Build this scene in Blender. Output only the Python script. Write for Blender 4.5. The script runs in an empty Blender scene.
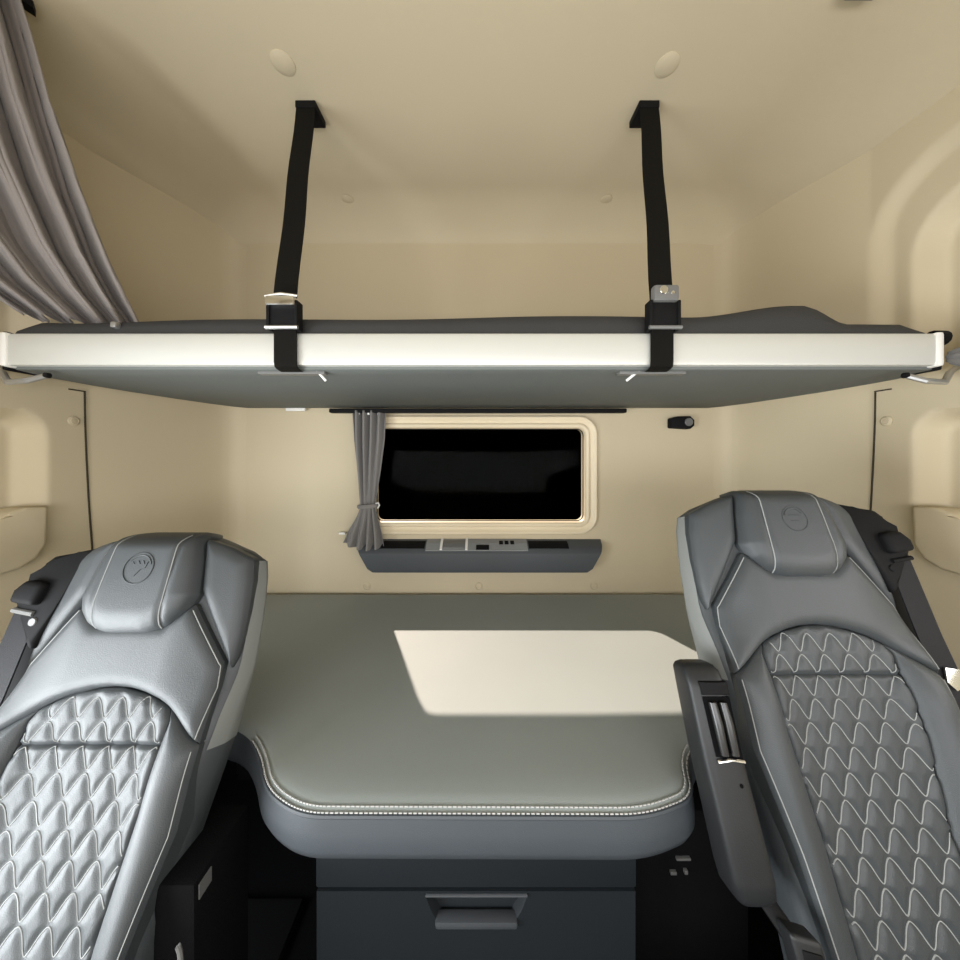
import bpy, bmesh, math
import numpy as np
from mathutils import Vector

E = 1.27            # eye height above the cab floor; z below is written relative to the eye
F = 323.0           # focal length in pixels of the 960 px frame
sc = bpy.context.scene
col = sc.collection
pi = math.pi

# ------------------------------------------------------------------ materials
def new_mat(name, base, rough=0.5, metal=0.0, spec=0.5, bump=0.0, bscale=300.0, vary=0.0, vscale=6.0, sheen=0.0, weave=False):
    m = bpy.data.materials.new(name); m.use_nodes = True
    nt = m.node_tree; b = nt.nodes['Principled BSDF']
    b.inputs['Roughness'].default_value = rough
    b.inputs['Metallic'].default_value = metal
    b.inputs['Specular IOR Level'].default_value = spec
    b.inputs['Base Color'].default_value = (*base, 1)
    if sheen: b.inputs['Sheen Weight'].default_value = sheen
    tc = nt.nodes.new('ShaderNodeTexCoord')
    if vary:
        n = nt.nodes.new('ShaderNodeTexNoise'); n.inputs['Scale'].default_value = vscale; n.inputs['Detail'].default_value = 4
        r = nt.nodes.new('ShaderNodeMapRange'); r.inputs[3].default_value = 1 - vary; r.inputs[4].default_value = 1 + vary
        mx = nt.nodes.new('ShaderNodeMix'); mx.data_type = 'RGBA'; mx.blend_type = 'MULTIPLY'; mx.inputs[0].default_value = 1
        mx.inputs[6].default_value = (*base, 1)
        nt.links.new(tc.outputs['Object'], n.inputs['Vector']); nt.links.new(n.outputs['Fac'], r.inputs[0])
        nt.links.new(r.outputs[0], mx.inputs[7]); nt.links.new(mx.outputs[2], b.inputs['Base Color'])
    if bump:
        if weave:
            n2 = nt.nodes.new('ShaderNodeTexVoronoi')
        else:
            n2 = nt.nodes.new('ShaderNodeTexNoise'); n2.inputs['Detail'].default_value = 3
        n2.inputs['Scale'].default_value = bscale
        bp = nt.nodes.new('ShaderNodeBump'); bp.inputs['Strength'].default_value = bump; bp.inputs['Distance'].default_value = 0.002
        nt.links.new(tc.outputs['Object'], n2.inputs['Vector'])
        nt.links.new(n2.outputs[0], bp.inputs['Height']); nt.links.new(bp.outputs[0], b.inputs['Normal'])
    return m

M = {
 'cream':   new_mat('cream_trim', (0.535, 0.46, 0.318), 0.62, spec=0.3, bump=0.12, bscale=420, vary=0.03, vscale=3),
 'creamlt': new_mat('cream_gasket', (0.72, 0.62, 0.44), 0.45, spec=0.4),
 'leather': new_mat('grey_leather', (0.040, 0.0455, 0.049), 0.47, spec=0.45, bump=0.22, bscale=700, vary=0.05, vscale=9),
 'leather2':new_mat('dark_leather', (0.05, 0.054, 0.056), 0.45, spec=0.5, bump=0.22, bscale=700),
 'thread':  new_mat('pale_thread', (0.26, 0.27, 0.265), 0.7, spec=0.2),
 'thread2': new_mat('white_thread', (0.42, 0.42, 0.41), 0.7, spec=0.2),
 'black':   new_mat('black_plastic', (0.006, 0.006, 0.0065), 0.65, spec=0.12, bump=0.1, bscale=600),
 'armpl':   new_mat('armrest_plastic', (0.013, 0.014, 0.015), 0.45, spec=0.35, bump=0.12, bscale=600),
 'carpet':  new_mat('black_carpet', (0.005, 0.005, 0.0055), 0.95, spec=0.03, bump=0.5, bscale=500),
 'webbing': new_mat('black_webbing', (0.006, 0.0055, 0.0045), 0.8, spec=0.1, bump=0.5, bscale=900),
 'belt':    new_mat('belt_webbing', (0.012, 0.012, 0.014), 0.6, spec=0.2, bump=0.4, bscale=900),
 'alu':     new_mat('pale_rail', (0.52, 0.52, 0.48), 0.35, metal=0.1, spec=0.5),
 'board':   new_mat('bunk_board', (0.125, 0.135, 0.128), 0.7, spec=0.3, bump=0.2, bscale=500, vary=0.06, vscale=5),
 'mattop':  new_mat('charcoal_cover', (0.034, 0.034, 0.034), 0.7, spec=0.3, bump=0.4, bscale=400, vary=0.08),
 'bed':     new_mat('grey_bed_fabric', (0.250, 0.277, 0.264), 0.6, spec=0.4, bump=0.25, bscale=800, vary=0.06, vscale=5, sheen=0.1),
 'bedside': new_mat('blue_grey_vinyl', (0.047, 0.055, 0.063), 0.55, spec=0.4, bump=0.2, bscale=700, vary=0.05, vscale=12),
 'cabinet': new_mat('slate_plastic', (0.010, 0.0125, 0.015), 0.5, spec=0.3, bump=0.15, bscale=600),
 'tray':    new_mat('slate_tray', (0.065, 0.072, 0.080), 0.5, spec=0.4, bump=0.15, bscale=600),
 'cabgrip': new_mat('dark_grip', (0.040, 0.044, 0.049), 0.5, spec=0.4),
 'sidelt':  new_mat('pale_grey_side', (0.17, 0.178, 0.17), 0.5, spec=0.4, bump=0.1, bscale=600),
 'panel':   new_mat('grey_control_panel', (0.22, 0.23, 0.23), 0.45, spec=0.4),
 'curtain': new_mat('taupe_curtain', (0.24, 0.212, 0.195), 0.8, spec=0.2, bump=0.5, bscale=900, sheen=0.2),
 'curtain2':new_mat('grey_curtain', (0.20, 0.19, 0.18), 0.8, spec=0.2, bump=0.5, bscale=900, sheen=0.2),
 'chrome':  new_mat('chrome', (0.75, 0.75, 0.73), 0.2, metal=1.0),
 'steel':   new_mat('satin_steel', (0.45, 0.45, 0.44), 0.35, metal=0.8),
 'gloss':   new_mat('glossy_black', (0.02, 0.02, 0.02), 0.25, spec=0.4),
 'white':   new_mat('white_plastic', (0.75, 0.74, 0.70), 0.5),
 'gap':     new_mat('seam_shadow_gap', (0.05, 0.042, 0.03), 0.9, spec=0.1),
 'greypl':  new_mat('grey_plastic', (0.13, 0.13, 0.125), 0.4),
}
def glass_mat():
    m = bpy.data.materials.new('window_glass'); m.use_nodes = True; nt = m.node_tree
    for n in list(nt.nodes): nt.nodes.remove(n)
    o = nt.nodes.new('ShaderNodeOutputMaterial'); t = nt.nodes.new('ShaderNodeBsdfTransparent'); g = nt.nodes.new('ShaderNodeBsdfGlossy')
    g.inputs['Roughness'].default_value = 0.02; t.inputs[0].default_value = (0.96, 0.97, 0.97, 1)
    x = nt.nodes.new('ShaderNodeMixShader'); x.inputs[0].default_value = 0.06; g.inputs[0].default_value = (0.006, 0.006, 0.006, 1)
    nt.links.new(t.outputs[0], x.inputs[1]); nt.links.new(g.outputs[0], x.inputs[2]); nt.links.new(x.outputs[0], o.inputs[0])
    return m
M['glass'] = glass_mat()

# ------------------------------------------------------------------ mesh builder
class MB:
    def __init__(s): s.v = []; s.f = []; s.mi = []; s.cur = 0
    def add(s, vs, fs):
        b = len(s.v); s.v += [tuple(p) for p in vs]; s.f += [tuple(b + i for i in q) for q in fs]; s.mi += [s.cur] * len(fs); return s
    def from_bm(s, bm):
        bm.verts.index_update(); s.add([v.co[:] for v in bm.verts], [[v.index for v in f.verts] for f in bm.faces]); bm.free(); return s
    def box(s, x0, x1, y0, y1, z0, z1, bev=0.0, seg=2):
        bm = bmesh.new(); bmesh.ops.create_cube(bm, size=1)
        for v in bm.verts: v.co = Vector(((x0+x1)/2 + v.co.x*(x1-x0), (y0+y1)/2 + v.co.y*(y1-y0), (z0+z1)/2 + v.co.z*(z1-z0)))
        if bev: bmesh.ops.bevel(bm, geom=bm.edges[:], offset=bev, segments=seg, affect='EDGES', profile=0.6)
        return s.from_bm(bm)
    def grid(s, P, wrap_u=False):
        nu = len(P); nv = len(P[0]); vs = [p for r in P for p in r]; fs = []
        for i in range(nu if wrap_u else nu - 1):
            i2 = (i + 1) % nu
            for j in range(nv - 1): fs.append((i*nv+j, i2*nv+j, i2*nv+j+1, i*nv+j+1))
        return s.add(vs, fs)
    def loft(s, rings, caps=True, close=False):
        n = len(rings[0]); vs = [p for r in rings for p in r]; fs = []
        R = len(rings)
        for i in range(R if close else R - 1):
            i2 = (i + 1) % R
            for j in range(n): fs.append((i*n+j, i*n+(j+1) % n, i2*n+(j+1) % n, i2*n+j))
        if caps and not close: fs += [tuple(range(n))[::-1], tuple((R-1)*n + k for k in range(n))]
        return s.add(vs, fs)
    def tube(s, pts, r, n=8, caps=True, close=False, flat=1.0):
        pts = [Vector(p) for p in pts]; rings = []; N = len(pts); up = None
        for i, p in enumerate(pts):
            a = pts[(i-1) % N] if (close or i > 0) else pts[i]; b = pts[(i+1) % N] if (close or i < N-1) else pts[i]
            t = (b - a).normalized()
            if up is None:
                up = Vector((0, 0, 1)) if abs(t.z) < 0.9 else Vector((0, 1, 0))
            sd = t.cross(up).normalized(); up = sd.cross(t).normalized()
            rr = r[i] if isinstance(r, (list, tuple)) else r
            rings.append([p + sd*math.cos(2*pi*k/n)*rr + up*math.sin(2*pi*k/n)*rr*flat for k in range(n)])
        return s.loft(rings, caps, close)
    def prism(s, poly, fn, t0, t1, bev=0.0, seg=2):
        """poly of (a,b); fn(a,b,t) -> xyz; extruded from t0 to t1"""
        bm = bmesh.new(); n = len(poly)
        A = [bm.verts.new((p[0], p[1], t0)) for p in poly]; B = [bm.verts.new((p[0], p[1], t1)) for p in poly]
        bm.faces.new(A[::-1]); bm.faces.new(B)
        for i in range(n): bm.faces.new((A[i], A[(i+1) % n], B[(i+1) % n], B[i]))
        if bev: bmesh.ops.bevel(bm, geom=bm.edges[:], offset=bev, segments=seg, affect='EDGES', profile=0.6)
        for v in bm.verts: v.co = Vector(fn(*v.co))
        return s.from_bm(bm)
    def disc(s, c, nrm, r, h, n=20, dome=0.0):
        c = Vector(c); nrm = Vector(nrm).normalized(); a = nrm.orthogonal().normalized(); b = nrm.cross(a)
        rings = []
        for rr, hh in ((1, 0), (1, h*0.6), (0.86, h), (0.5, h + dome*0.7), (0.02, h + dome)):
            rings.append([c + nrm*hh + (a*math.cos(2*pi*k/n) + b*math.sin(2*pi*k/n))*r*rr for k in range(n)])
        return s.loft(rings)
    def strip(s, pts, wdir, w, th, ndir):
        """a flat band through pts, w wide along wdir, th thick along ndir"""
        wd = Vector(wdir).normalized()*w/2; nd = Vector(ndir).normalized()*th/2
        return s.loft([[Vector(p)-wd-nd, Vector(p)+wd-nd, Vector(p)+wd+nd, Vector(p)-wd+nd] for p in pts])
    def build(s, name, mats, parent=None, smooth=True, angle=0.7, origin=None):
        V = [Vector((x, y, z + E)) for x, y, z in s.v]
        if parent is not None: o0 = parent['_w'] if '_w' in parent else (0, 0, 0)
        elif origin is not None: o0 = (origin[0], origin[1], origin[2] + E)
        else:
            xs = [v.x for v in V]; ys = [v.y for v in V]; zs = [v.z for v in V]
            o0 = ((min(xs)+max(xs))/2, (min(ys)+max(ys))/2, min(zs))
        o0 = Vector(o0)
        me = bpy.data.meshes.new(name); me.from_pydata([v - o0 for v in V], [], s.f); me.update()
        mats = mats if isinstance(mats, (list, tuple)) else [mats]
        for m in mats: me.materials.append(m)
        if len(mats) > 1: me.polygons.foreach_set('material_index', s.mi)
        bm = bmesh.new(); bm.from_mesh(me); bmesh.ops.recalc_face_normals(bm, faces=bm.faces[:]); bm.to_mesh(me); bm.free()
        if smooth:
            me.polygons.foreach_set('use_smooth', [True]*len(me.polygons)); me.set_sharp_from_angle(angle=angle)
        o = bpy.data.objects.new(name, me); col.objects.link(o)
        WP[o.name] = o0
        if parent is not None: o.parent = parent
        else: o.location = o0
        return o

WP = {}
class _P: pass
def thing(name, label, cat, loc, group=None):
    o = bpy.data.objects.new(name, None); col.objects.link(o); o.empty_display_size = 0.05
    o.location = (loc[0], loc[1], loc[2] + E); WP[o.name] = Vector(o.location)
    tag(o, label, cat, group); return o
def tag(o, label, cat, group=None):
    o['label'] = label; o['category'] = cat
    if group: o['group'] = group
    return o
def struct(o): o['kind'] = 'structure'; return o

_build = MB.build
def build(self, name, mats, parent=None, **k):
    """parts sit in their parent's frame"""
    if parent is None: return _build(self, name, mats, None, **k)
    w = WP[parent.name]
    o = _build(self, name, mats, None, origin=(w.x, w.y, w.z - E), **k)
    o.parent = parent; o.location = (0, 0, 0)
    return o
MB.build = build

def sm(t): t = min(1.0, max(0.0, t)); return t*t*(3-2*t)
def interp(x, xs, ys): return float(np.interp(x, xs, ys))
def at(px, py, Y): return ((px-480)*Y/F, Y, (457-py)*Y/F)

# ------------------------------------------------------------------ the cab shell
FLOOR = -1.27
def wall_x(Y):                      # half width of the cab at depth Y
    return interp(Y, [-0.7, 0.5, 0.9, 1.06, 1.16, 1.225, 1.258, 1.278, 1.290, 1.2965, 1.30], [1.12, 1.105, 1.088, 1.054, 1.032, 1.016, 1.004, 0.992, 0.979, 0.966, 0.940])
def rr_sd(y, z, y1, z0, z1, r):     # signed distance to a rounded recess reaching from -inf to y1 and z0..z1 (negative inside)
    qx = y - (y1 - r); qz = abs(z - (z0+z1)/2) - ((z1-z0)/2 - r)
    return math.hypot(max(qx, 0), max(qz, 0)) + min(max(qx, qz), 0) - r
def recess(Y, z):
    o = 0.0
    o += 0.022*sm(0.5 - rr_sd(Y, z, 0.885, 0.0, 0.745, 0.16)/0.045) * sm((z-0.2)/0.06)
    o += 0.050*sm(0.5 - rr_sd(Y, z, 0.815, 0.0, 0.63, 0.12)/0.04) * sm((z-0.2)/0.06)
    o += 0.050*sm(0.5 - rr_sd(Y, z, 0.80, -0.165, 0.098, 0.045)/0.035)
    return o
def ceil_z(x, y):
    d = min(1.12 - abs(x), 1e9)
    side = 0.12*(1 - min(1, max(0, d)/0.30))**2
    q = 1 - min(1, max(0, 1.30 - y)/0.17); rear = 0.10*(1 - math.sqrt(max(0, 1 - q*q)))*0.7 + 0.03*q*q
    # a shallow moulded rib runs across just ahead of the rear cove
    return 0.95 - max(side, rear) - 0.35*min(side, rear)

def side_wall(sg, name):
    m = MB()
    Ys = [-0.7 + 0.1*i for i in range(12)] + list(np.linspace(0.42, 1.0, 94)) + list(np.linspace(1.01, 1.25, 16)) + [1.258, 1.265, 1.272, 1.278, 1.284, 1.290, 1.2935, 1.2965, 1.2985, 1.30]
    Ys = sorted(set(round(y, 4) for y in Ys)); Zs = [FLOOR, -1.0, -0.85, -0.7, -0.5] + list(np.linspace(-0.3, 0.84, 150))
    P = []
    for y in Ys:
        top = ceil_z(wall_x(y), y) + 0.02
        P.append([(sg*(wall_x(y) + recess(y, z)), y, z) for z in Zs] + [(sg*(wall_x(y)+recess(y, 0.84)), y, top)])
    nv = len(P[0]); vs = [p for r in P for p in r]; fs = []
    for i in range(len(Ys)-1):
        for j in range(nv-1):
            ym = (Ys[i]+Ys[i+1])/2; zm = (P[i][j][2]+P[i][j+1][2])/2
            if -0.45 < ym < 0.40 and (-0.30 if sg > 0 else -0.85) < zm < 0.42: continue     # the door's window opening
            fs.append((i*nv+j, (i+1)*nv+j, (i+1)*nv+j+1, i*nv+j+1))
    m.add(vs, fs)
    return struct(m.build(name, M['cream']))
side_wall(-1, 'wall_left'); side_wall(1, 'wall_right')

# rear wall with the window opening
WX0, WX1, WZ0, WZ1 = -0.425, 0.425, -0.265, 0.120
def rrect(x0, x1, z0, z1, r, n=8):
    out = []
    for cx, cz, a0 in ((x1-r, z1-r, 0), (x0+r, z1-r, 90), (x0+r, z0+r, 180), (x1-r, z0+r, 270)):
        for k in range(n+1):
            a = math.radians(a0 + 90*k/n); out.append((cx + r*math.cos(a), cz + r*math.sin(a)))
    return out
m = MB()
inner = rrect(WX0, WX1, WZ0, WZ1, 0.03)
X1, ZT = 0.941, 0.90
mid = rrect(WX0-0.06, WX1+0.06, WZ0-0.06, WZ1+0.06, 0.0001)
m.loft([[(x, 1.30, z) for x, z in mid], [(x, 1.30, z) for x, z in inner], [(x, 1.34, z) for x, z in inner]], caps=False)
for x0, x1, z0, z1 in ((-X1, WX0-0.06, FLOOR, ZT), (WX1+0.06, X1, FLOOR, ZT), (WX0-0.06, WX1+0.06, WZ1+0.06, ZT), (WX0-0.06, WX1+0.06, FLOOR, WZ0-0.06)):
    m.add([(x0, 1.30, z0), (x1, 1.30, z0), (x1, 1.30, z1), (x0, 1.30, z1)], [(0, 1, 2, 3)])
struct(m.build('wall_back', M['cream'], smooth=False))

# ceiling
m = MB()
xs = list(np.linspace(-1.15, 1.15, 70)); ys = list(np.linspace(-0.75, 1.0, 36)) + list(np.linspace(1.02, 1.305, 34))
m.grid([[(x, y, ceil_z(x, y)) for y in ys] for x in xs])
struct(m.build('ceiling', M['cream'], angle=1.5))
# floor, front wall below and above the windscreen
m = MB(); m.box(-1.14, 1.14, -0.75, 1.32, FLOOR-0.03, FLOOR); struct(m.build('floor', M['carpet']))
m = MB()
m.box(-1.14, 1.14, -0.78, -0.72, FLOOR, -0.36); m.box(-1.14, 1.14, -0.78, -0.72, 0.24, 0.97)
m.box(-1.14, -1.02, -0.78, -0.72, -0.36, 0.24); m.box(1.02, 1.14, -0.78, -0.72, -0.36, 0.24)
struct(m.build('wall_front', M['cream'], smooth=False))

# dark lower wall lining behind and beside the bed base
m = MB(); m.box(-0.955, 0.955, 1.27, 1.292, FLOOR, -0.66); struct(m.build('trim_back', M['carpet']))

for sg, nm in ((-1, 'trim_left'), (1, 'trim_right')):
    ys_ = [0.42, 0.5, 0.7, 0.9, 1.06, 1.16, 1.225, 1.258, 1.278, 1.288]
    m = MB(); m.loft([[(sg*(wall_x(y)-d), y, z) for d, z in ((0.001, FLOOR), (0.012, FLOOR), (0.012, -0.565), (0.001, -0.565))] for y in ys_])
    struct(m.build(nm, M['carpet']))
# panel seams in the side walls
for sg, nm in ((-1, 'trim_1'), (1, 'trim_2')):
    pts = [(sg*(wall_x(y)-0.001), y, z) for y, z in ((0.888, 0.178), (0.889, 0.10), (0.892, 0.0), (0.897, -0.12), (0.904, -0.25), (0.91, -0.5))]
    m = MB(); m.strip(pts, (0, 1, 0), 0.0026, 0.004, (1, 0, 0))
    m.strip([(sg*(wall_x(y)-0.001), y, 0.180) for y in (0.855, 0.87, 0.8895)], (0, 0, 1), 0.003, 0.004, (1, 0, 0))
    struct(m.build(nm, M['gap']))

# moulded pocket lips under the side recesses
def pocket(sg, label):
    m = MB()
    pts = [(0.80, -0.122), (0.76, -0.118), (0.735, -0.128), (0.715, -0.150), (0.69, -0.158), (0.45, -0.162),
           (0.45, -0.265), (0.70, -0.265), (0.75, -0.262), (0.78, -0.245), (0.797, -0.215)]
    m.prism(pts, lambda a, b, t: (sg*(wall_x(a) + 0.012 - t), a, b), -0.02, 0.038, 0.009, 3)
    o = m.build('door_pocket', M['cream']); tag(o, label, 'door pocket', 'moulded pocket lips on the side walls')
pocket(-1, 'cream moulded pocket lip on the left side wall, beside the left seat')
pocket(1, 'cream moulded pocket lip on the right side wall, beside the right seat')

# screw caps
def screw(c, nrm, r, label, name='screw_cap', grp='screw caps in the cream trim'):
    m = MB(); m.disc(c, nrm, r, r*(0.14 if name != 'screw_cap' else 0.26), 22, r*0.10)
    a = Vector(nrm).normalized(); q = a.orthogonal().normalized(); p = a.cross(q)
    if name == 'screw_cap': m.tube([Vector(c) + a*r*0.27 + (q*math.cos(t) + p*math.sin(t))*r*0.62 for t in np.linspace(0, 2*pi, 20)[:-1]], r*0.10, 6, close=True)
    o = m.build(name, M['cream']); tag(o, label, 'screw cap', grp)
for px, d in ((367, 'left of the three below the grey tray'), (479, 'middle of the three below the grey tray'), (594, 'right of the three below the grey tray')):
    x, y, z = at(px, 586, 1.30); screw((x, 1.301, z), (0, -1, 0), 0.015, 'small cream screw cap, ' + d)
for sg, px, d in ((-1, 70, 'left'), (1, 879, 'right')):
    Y = 0.865; z = (457-421)*Y/F
    screw((sg*(wall_x(Y)-0.0005), Y, z), (-sg, 0.04, 0), 0.0135, 'round cream screw cap beside the seam on the %s side wall' % d)
for px, py, r, d in ((283, 63, .027, 'large cream ceiling plug above the left black strap'), (667, 65, .027, 'large cream ceiling plug above the right black strap'),
                     (348, 198, .022, 'small cream ceiling plug near the rear cove, just right of the left strap'),
                     (606, 198, .022, 'small cream ceiling plug near the rear cove, just left of the right strap')):
    Y = 0.95*F/(457-py); x = (px-480)*Y/F
    screw((x, Y, ceil_z(x, Y)+0.001), (0, 0, -1), r, d, 'ceiling_plug', 'plugs in the ceiling')
m = MB(); m.box(0.735, 0.80, 0.50, 0.657, 0.925, 0.948, 0.006); o = m.build('ceiling_lamp', M['greypl'])
tag(o, 'grey ceiling fitting at the top edge, right of centre', 'ceiling lamp')

# ------------------------------------------------------------------ rear window
w = thing('window_1', 'rear window with rounded cream gasket, black outside', 'window', (0, 1.30, WZ0)); w['kind'] = 'structure'
def ring(m, x0, x1, z0, z1, r, y, rad, n=8): m.tube([(x, y, z) for x, z in rrect(x0, x1, z0, z1, r)], rad, n, close=True)
m = MB()
rings = []
for off, y in ((0.044, 1.302), (0.044, 1.290), (0.040, 1.283), (0.034, 1.283), (0.030, 1.291), (0.016, 1.293), (0.012, 1.285), (0.006, 1.283), (-0.002, 1.285), (-0.006, 1.30), (-0.006, 1.335)):
    rings.append([(x, y, z) for x, z in rrect(WX0-off, WX1+off, WZ0-off, WZ1+off, 0.03+max(off, -0.004))])
m.loft(rings, caps=False); m.build('window_frame', M['creamlt'], w, angle=1.2)
m = MB(); ring(m, WX0+0.004, WX1-0.004, WZ0+0.004, WZ1-0.004, 0.028, 1.312, 0.005); m.build('rubber_seal', M['black'], w)
m = MB(); m.box(WX0-0.002, WX1+0.002, 1.322, 1.327, WZ0-0.002, WZ1+0.002); m.build('pane', M['glass'], w)

# curtain on its rail under the bunk
m = MB(); m.box(-0.578, 0.562, 1.235, 1.262, 0.170, 0.186, 0.003); o = m.build('curtain_rail', M['black'])
tag(o, 'thin black curtain rail across the rear wall above the window', 'curtain rail')
t = thing('curtain', 'short grey tied-back curtain at the left side of the rear window', 'curtain', (-0.43, 1.25, -0.36))
m = MB(); P = []
nu, nv = 90, 60
for i in range(nu+1):
    u = i/nu; row = []
    for j in range(nv+1):
        v = j/nv; py = 411 + v*139
        l = interp(py, [411, 440, 470, 500, 508, 520, 535, 550], [352, 353, 356, 359, 359.5, 355, 348, 343])
        r = interp(py, [411, 440, 470, 500, 508, 520, 535, 550], [386, 385, 381, 376, 375.5, 378, 382, 384])
        py2 = py - (0 if py < 515 else (py-515)*0.16*abs(2*u-1.15)**2)
        x = (l + (r-l)*u - 480)*1.25/F
        am = 0.017*(0.35 + 0.65*abs(py-506)/95) if py < 506 else 0.006 + 0.009*(py-506)/44
        y = 1.252 + am*math.sin(u*2*pi*4.5 + 0.8*math.sin(v*3)) + 0.004*math.sin(u*31+v*4)
        row.append((x, y, (457-py2)*1.25/F))
    P.append(row)
m.grid(P); cf = m.build('curtain_fabric', M['curtain2'], t, angle=2)
so = cf.modifiers.new('thick', 'SOLIDIFY'); so.thickness = 0.002
m = MB(); zt = (457-506)*1.25/F; pts = []
for k in range(24):
    a = 2*pi*k/24; pts.append((-0.4345 + 0.036*math.cos(a), 1.252 + 0.019*math.sin(a), zt + 0.003*math.cos(a)))
m.tube(pts, 0.006, 6, close=True, flat=1.4); m.build('tie_band', M['curtain2'], t)
m = MB(); x, y, z = at(379, 505, 1.245); m.tube([(x-0.012, y, z+0.006), (x, y-0.008, z+0.01), (x+0.004, y-0.008, z), (x-0.004, y-0.004, z-0.012)], 0.003, 8); m.build('tie_hook', M['white'], t)
for u in (0.2, 0.5, 0.8):
    m = MB(); m.box(-0.495+u*0.13-0.004, -0.495+u*0.13+0.004, 1.244, 1.254, 0.163, 0.176, 0.001); m.build('glider', M['white'], t)
m = MB(); x, y, z = at(341, 534, 1.28); m.box(x-0.012, x+0.014, 1.285, 1.2995, z-0.004, z+0.005, 0.002); o = m.build('curtain_clip', M['white'])
tag(o, 'tiny white clip on the rear wall at the hem of the short curtain', 'clip')
m = MB(); x, y, z = at(680, 423, 1.29)
m.prism([(x-0.046, z-0.021), (x-0.046, z+0.018), (x-0.02, z+0.024), (x+0.03, z+0.026), (x+0.046, z+0.010), (x+0.046, z-0.012), (x+0.03, z-0.026)], lambda a, b, t_: (a, t_, b), 1.27, 1.2995, 0.005)
o = thing('wall_latch', 'small black latch on the rear wall right of the window, below the bunk', 'latch', (x, 1.29, z))
m.build('latch_body', M['black'], o)
m = MB(); m.disc((x+0.022, 1.271, z+0.002), (0, -1, 0), 0.016, 0.006); m.build('latch_button', M['greypl'], o)

# ------------------------------------------------------------------ tray under the window
tr = thing('wall_tray', 'slate grey storage tray with control panel under the rear window', 'tray', (0, 1.28, -0.45))
m = MB()
def tray_x(z, s): # sloping ends
    return interp(z, [-0.452, -0.44, -0.425, -0.325], [0.405, 0.425, 0.437, 0.487])*s
prof = [(1.2995, -0.330), (1.262, -0.345), (1.242, -0.362), (1.237, -0.372), (1.240, -0.43), (1.247, -0.446), (1.262, -0.452), (1.2995, -0.452)]
m.loft([[(tray_x(z, s)*1.0, y, z) for y, z in prof] for s in (-1, -0.8, -0.4, 0.4, 0.8, 1)])
m.build('tray_body', M['tray'], tr, angle=0.5)
def on_tray(x, s, h):   # point on the sloping top: s 0 at the wall edge to 1 at the front lip
    y = 1.2995 - 0.0575*s; z = interp(s, [0, 0.65, 1], [-0.330, -0.345, -0.362]); return (x, y - 0.25*h, z + h)
def tray_plate(name, x0, x1, s0, s1, h0, h1, mat, par=tr):
    m = MB(); r = []
    for x in (x0, x1): r.append([on_tray(x, s0, h0), on_tray(x, (s0+s1)/2, h0), on_tray(x, s1, h0), on_tray(x, s1, h1), on_tray(x, (s0+s1)/2, h1), on_tray(x, s0, h1)])
    m.loft(r); return m.build(name, mat, par, smooth=False)
cp = tray_plate('control_panel', -0.21, 0.185, 0.08, 1.0, 0, 0.004, M['panel'])
tray_plate('slot', -0.40, -0.215, 0.25, 0.85, 0, 0.002, M['black']); tray_plate('slot', 0.19, 0.345, 0.25, 0.85, 0, 0.002, M['black'])
tray_plate('screen', -0.145, -0.058, 0.3, 0.85, 0.004, 0.007, M['greypl'], cp)
tray_plate('chrome_trim', -0.155, -0.146, 0.1, 1.0, 0.004, 0.008, M['white'], cp); tray_plate('chrome_trim', -0.057, -0.048, 0.1, 1.0, 0.004, 0.008, M['white'], cp)
tray_plate('socket', -0.015, 0.035, 0.72, 0.98, 0.004, 0.007, M['black'], cp)
for k in range(3): tray_plate('button', 0.075 + k*0.022, 0.09 + k*0.022, 0.35, 0.65, 0.004, 0.007, M['black'], cp)

# ------------------------------------------------------------------ upper bunk
ub = thing('upper_bunk', 'folding upper bunk with pale front rail and dark underside across the cab', 'bunk', (0, 0.99, 0.19))
half = [(1.02, 0.712), (1.035, 0.78), (1.040, 0.86), (1.022, 0.95), (0.995, 1.06), (0.965, 1.16), (0.938, 1.235), (0.905, 1.272)]
outl = [(x-0.008, y) for x, y in half] + [(-x-0.008, y) for x, y in half[::-1]]
m = MB(); m.prism(outl, lambda a, b, t_: (a, b, t_), 0.192, 0.262, 0.006); m.build('bunk_board', M['board'], ub)
m = MB(); prof = [(0.700, 0.200), (0.698, 0.206), (0.6975, 0.232), (0.698, 0.262), (0.702, 0.268), (0.716, 0.268), (0.716, 0.199), (0.704, 0.199)]
m.loft([[(x, y, z) for y, z in prof] for x in (-1.028, 0.992)]); m.build('front_rail', M['alu'], ub)
for x0, x1 in ((-1.036, -1.020), (0.984, 1.000)):
    m = MB(); m.box(x0, x1, 0.694, 0.722, 0.196, 0.270, 0.006); m.build('rail_end_cap', M['white'], ub)
# thin mattress, its far right end raised
m = MB(); P = []
nx, ny = 120, 16
def mat_top(x, s):
    z = 0.312 + 0.004*math.sin(x*3.1+0.4) + 0.002*math.sin(x*9)
    px = 480 + x*F/0.72
    z += 0.026*sm((px-690)/105)*(1 - sm((px-806)/40)) - 0.016*sm((px-806)/40)
    z -= 0.008*sm((200-px)/160)
    return z
for i in range(nx+1):
    x = -1.02 + 2.0*i/nx; row = []
    yb = interp(abs(x), [0.90, 0.96, 1.03], [1.26, 1.16, 0.90])
    for j in range(ny+1):
        s = (j/ny)**2; y = 0.708 + (yb-0.708)*s
        e = min(s/0.03, (1-s)/0.08, 1.0); e = math.sqrt(max(0, 1-(1-e)**2)); ex = min(1, min(i, nx-i)/3)
        row.append((x, y, 0.264 + (mat_top(x, s)-0.264)*e*(0.4+0.6*ex)))
    P.append(row)
m.grid(P); m.build('bunk_mattress', M['mattop'], ub, angle=2)
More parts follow.
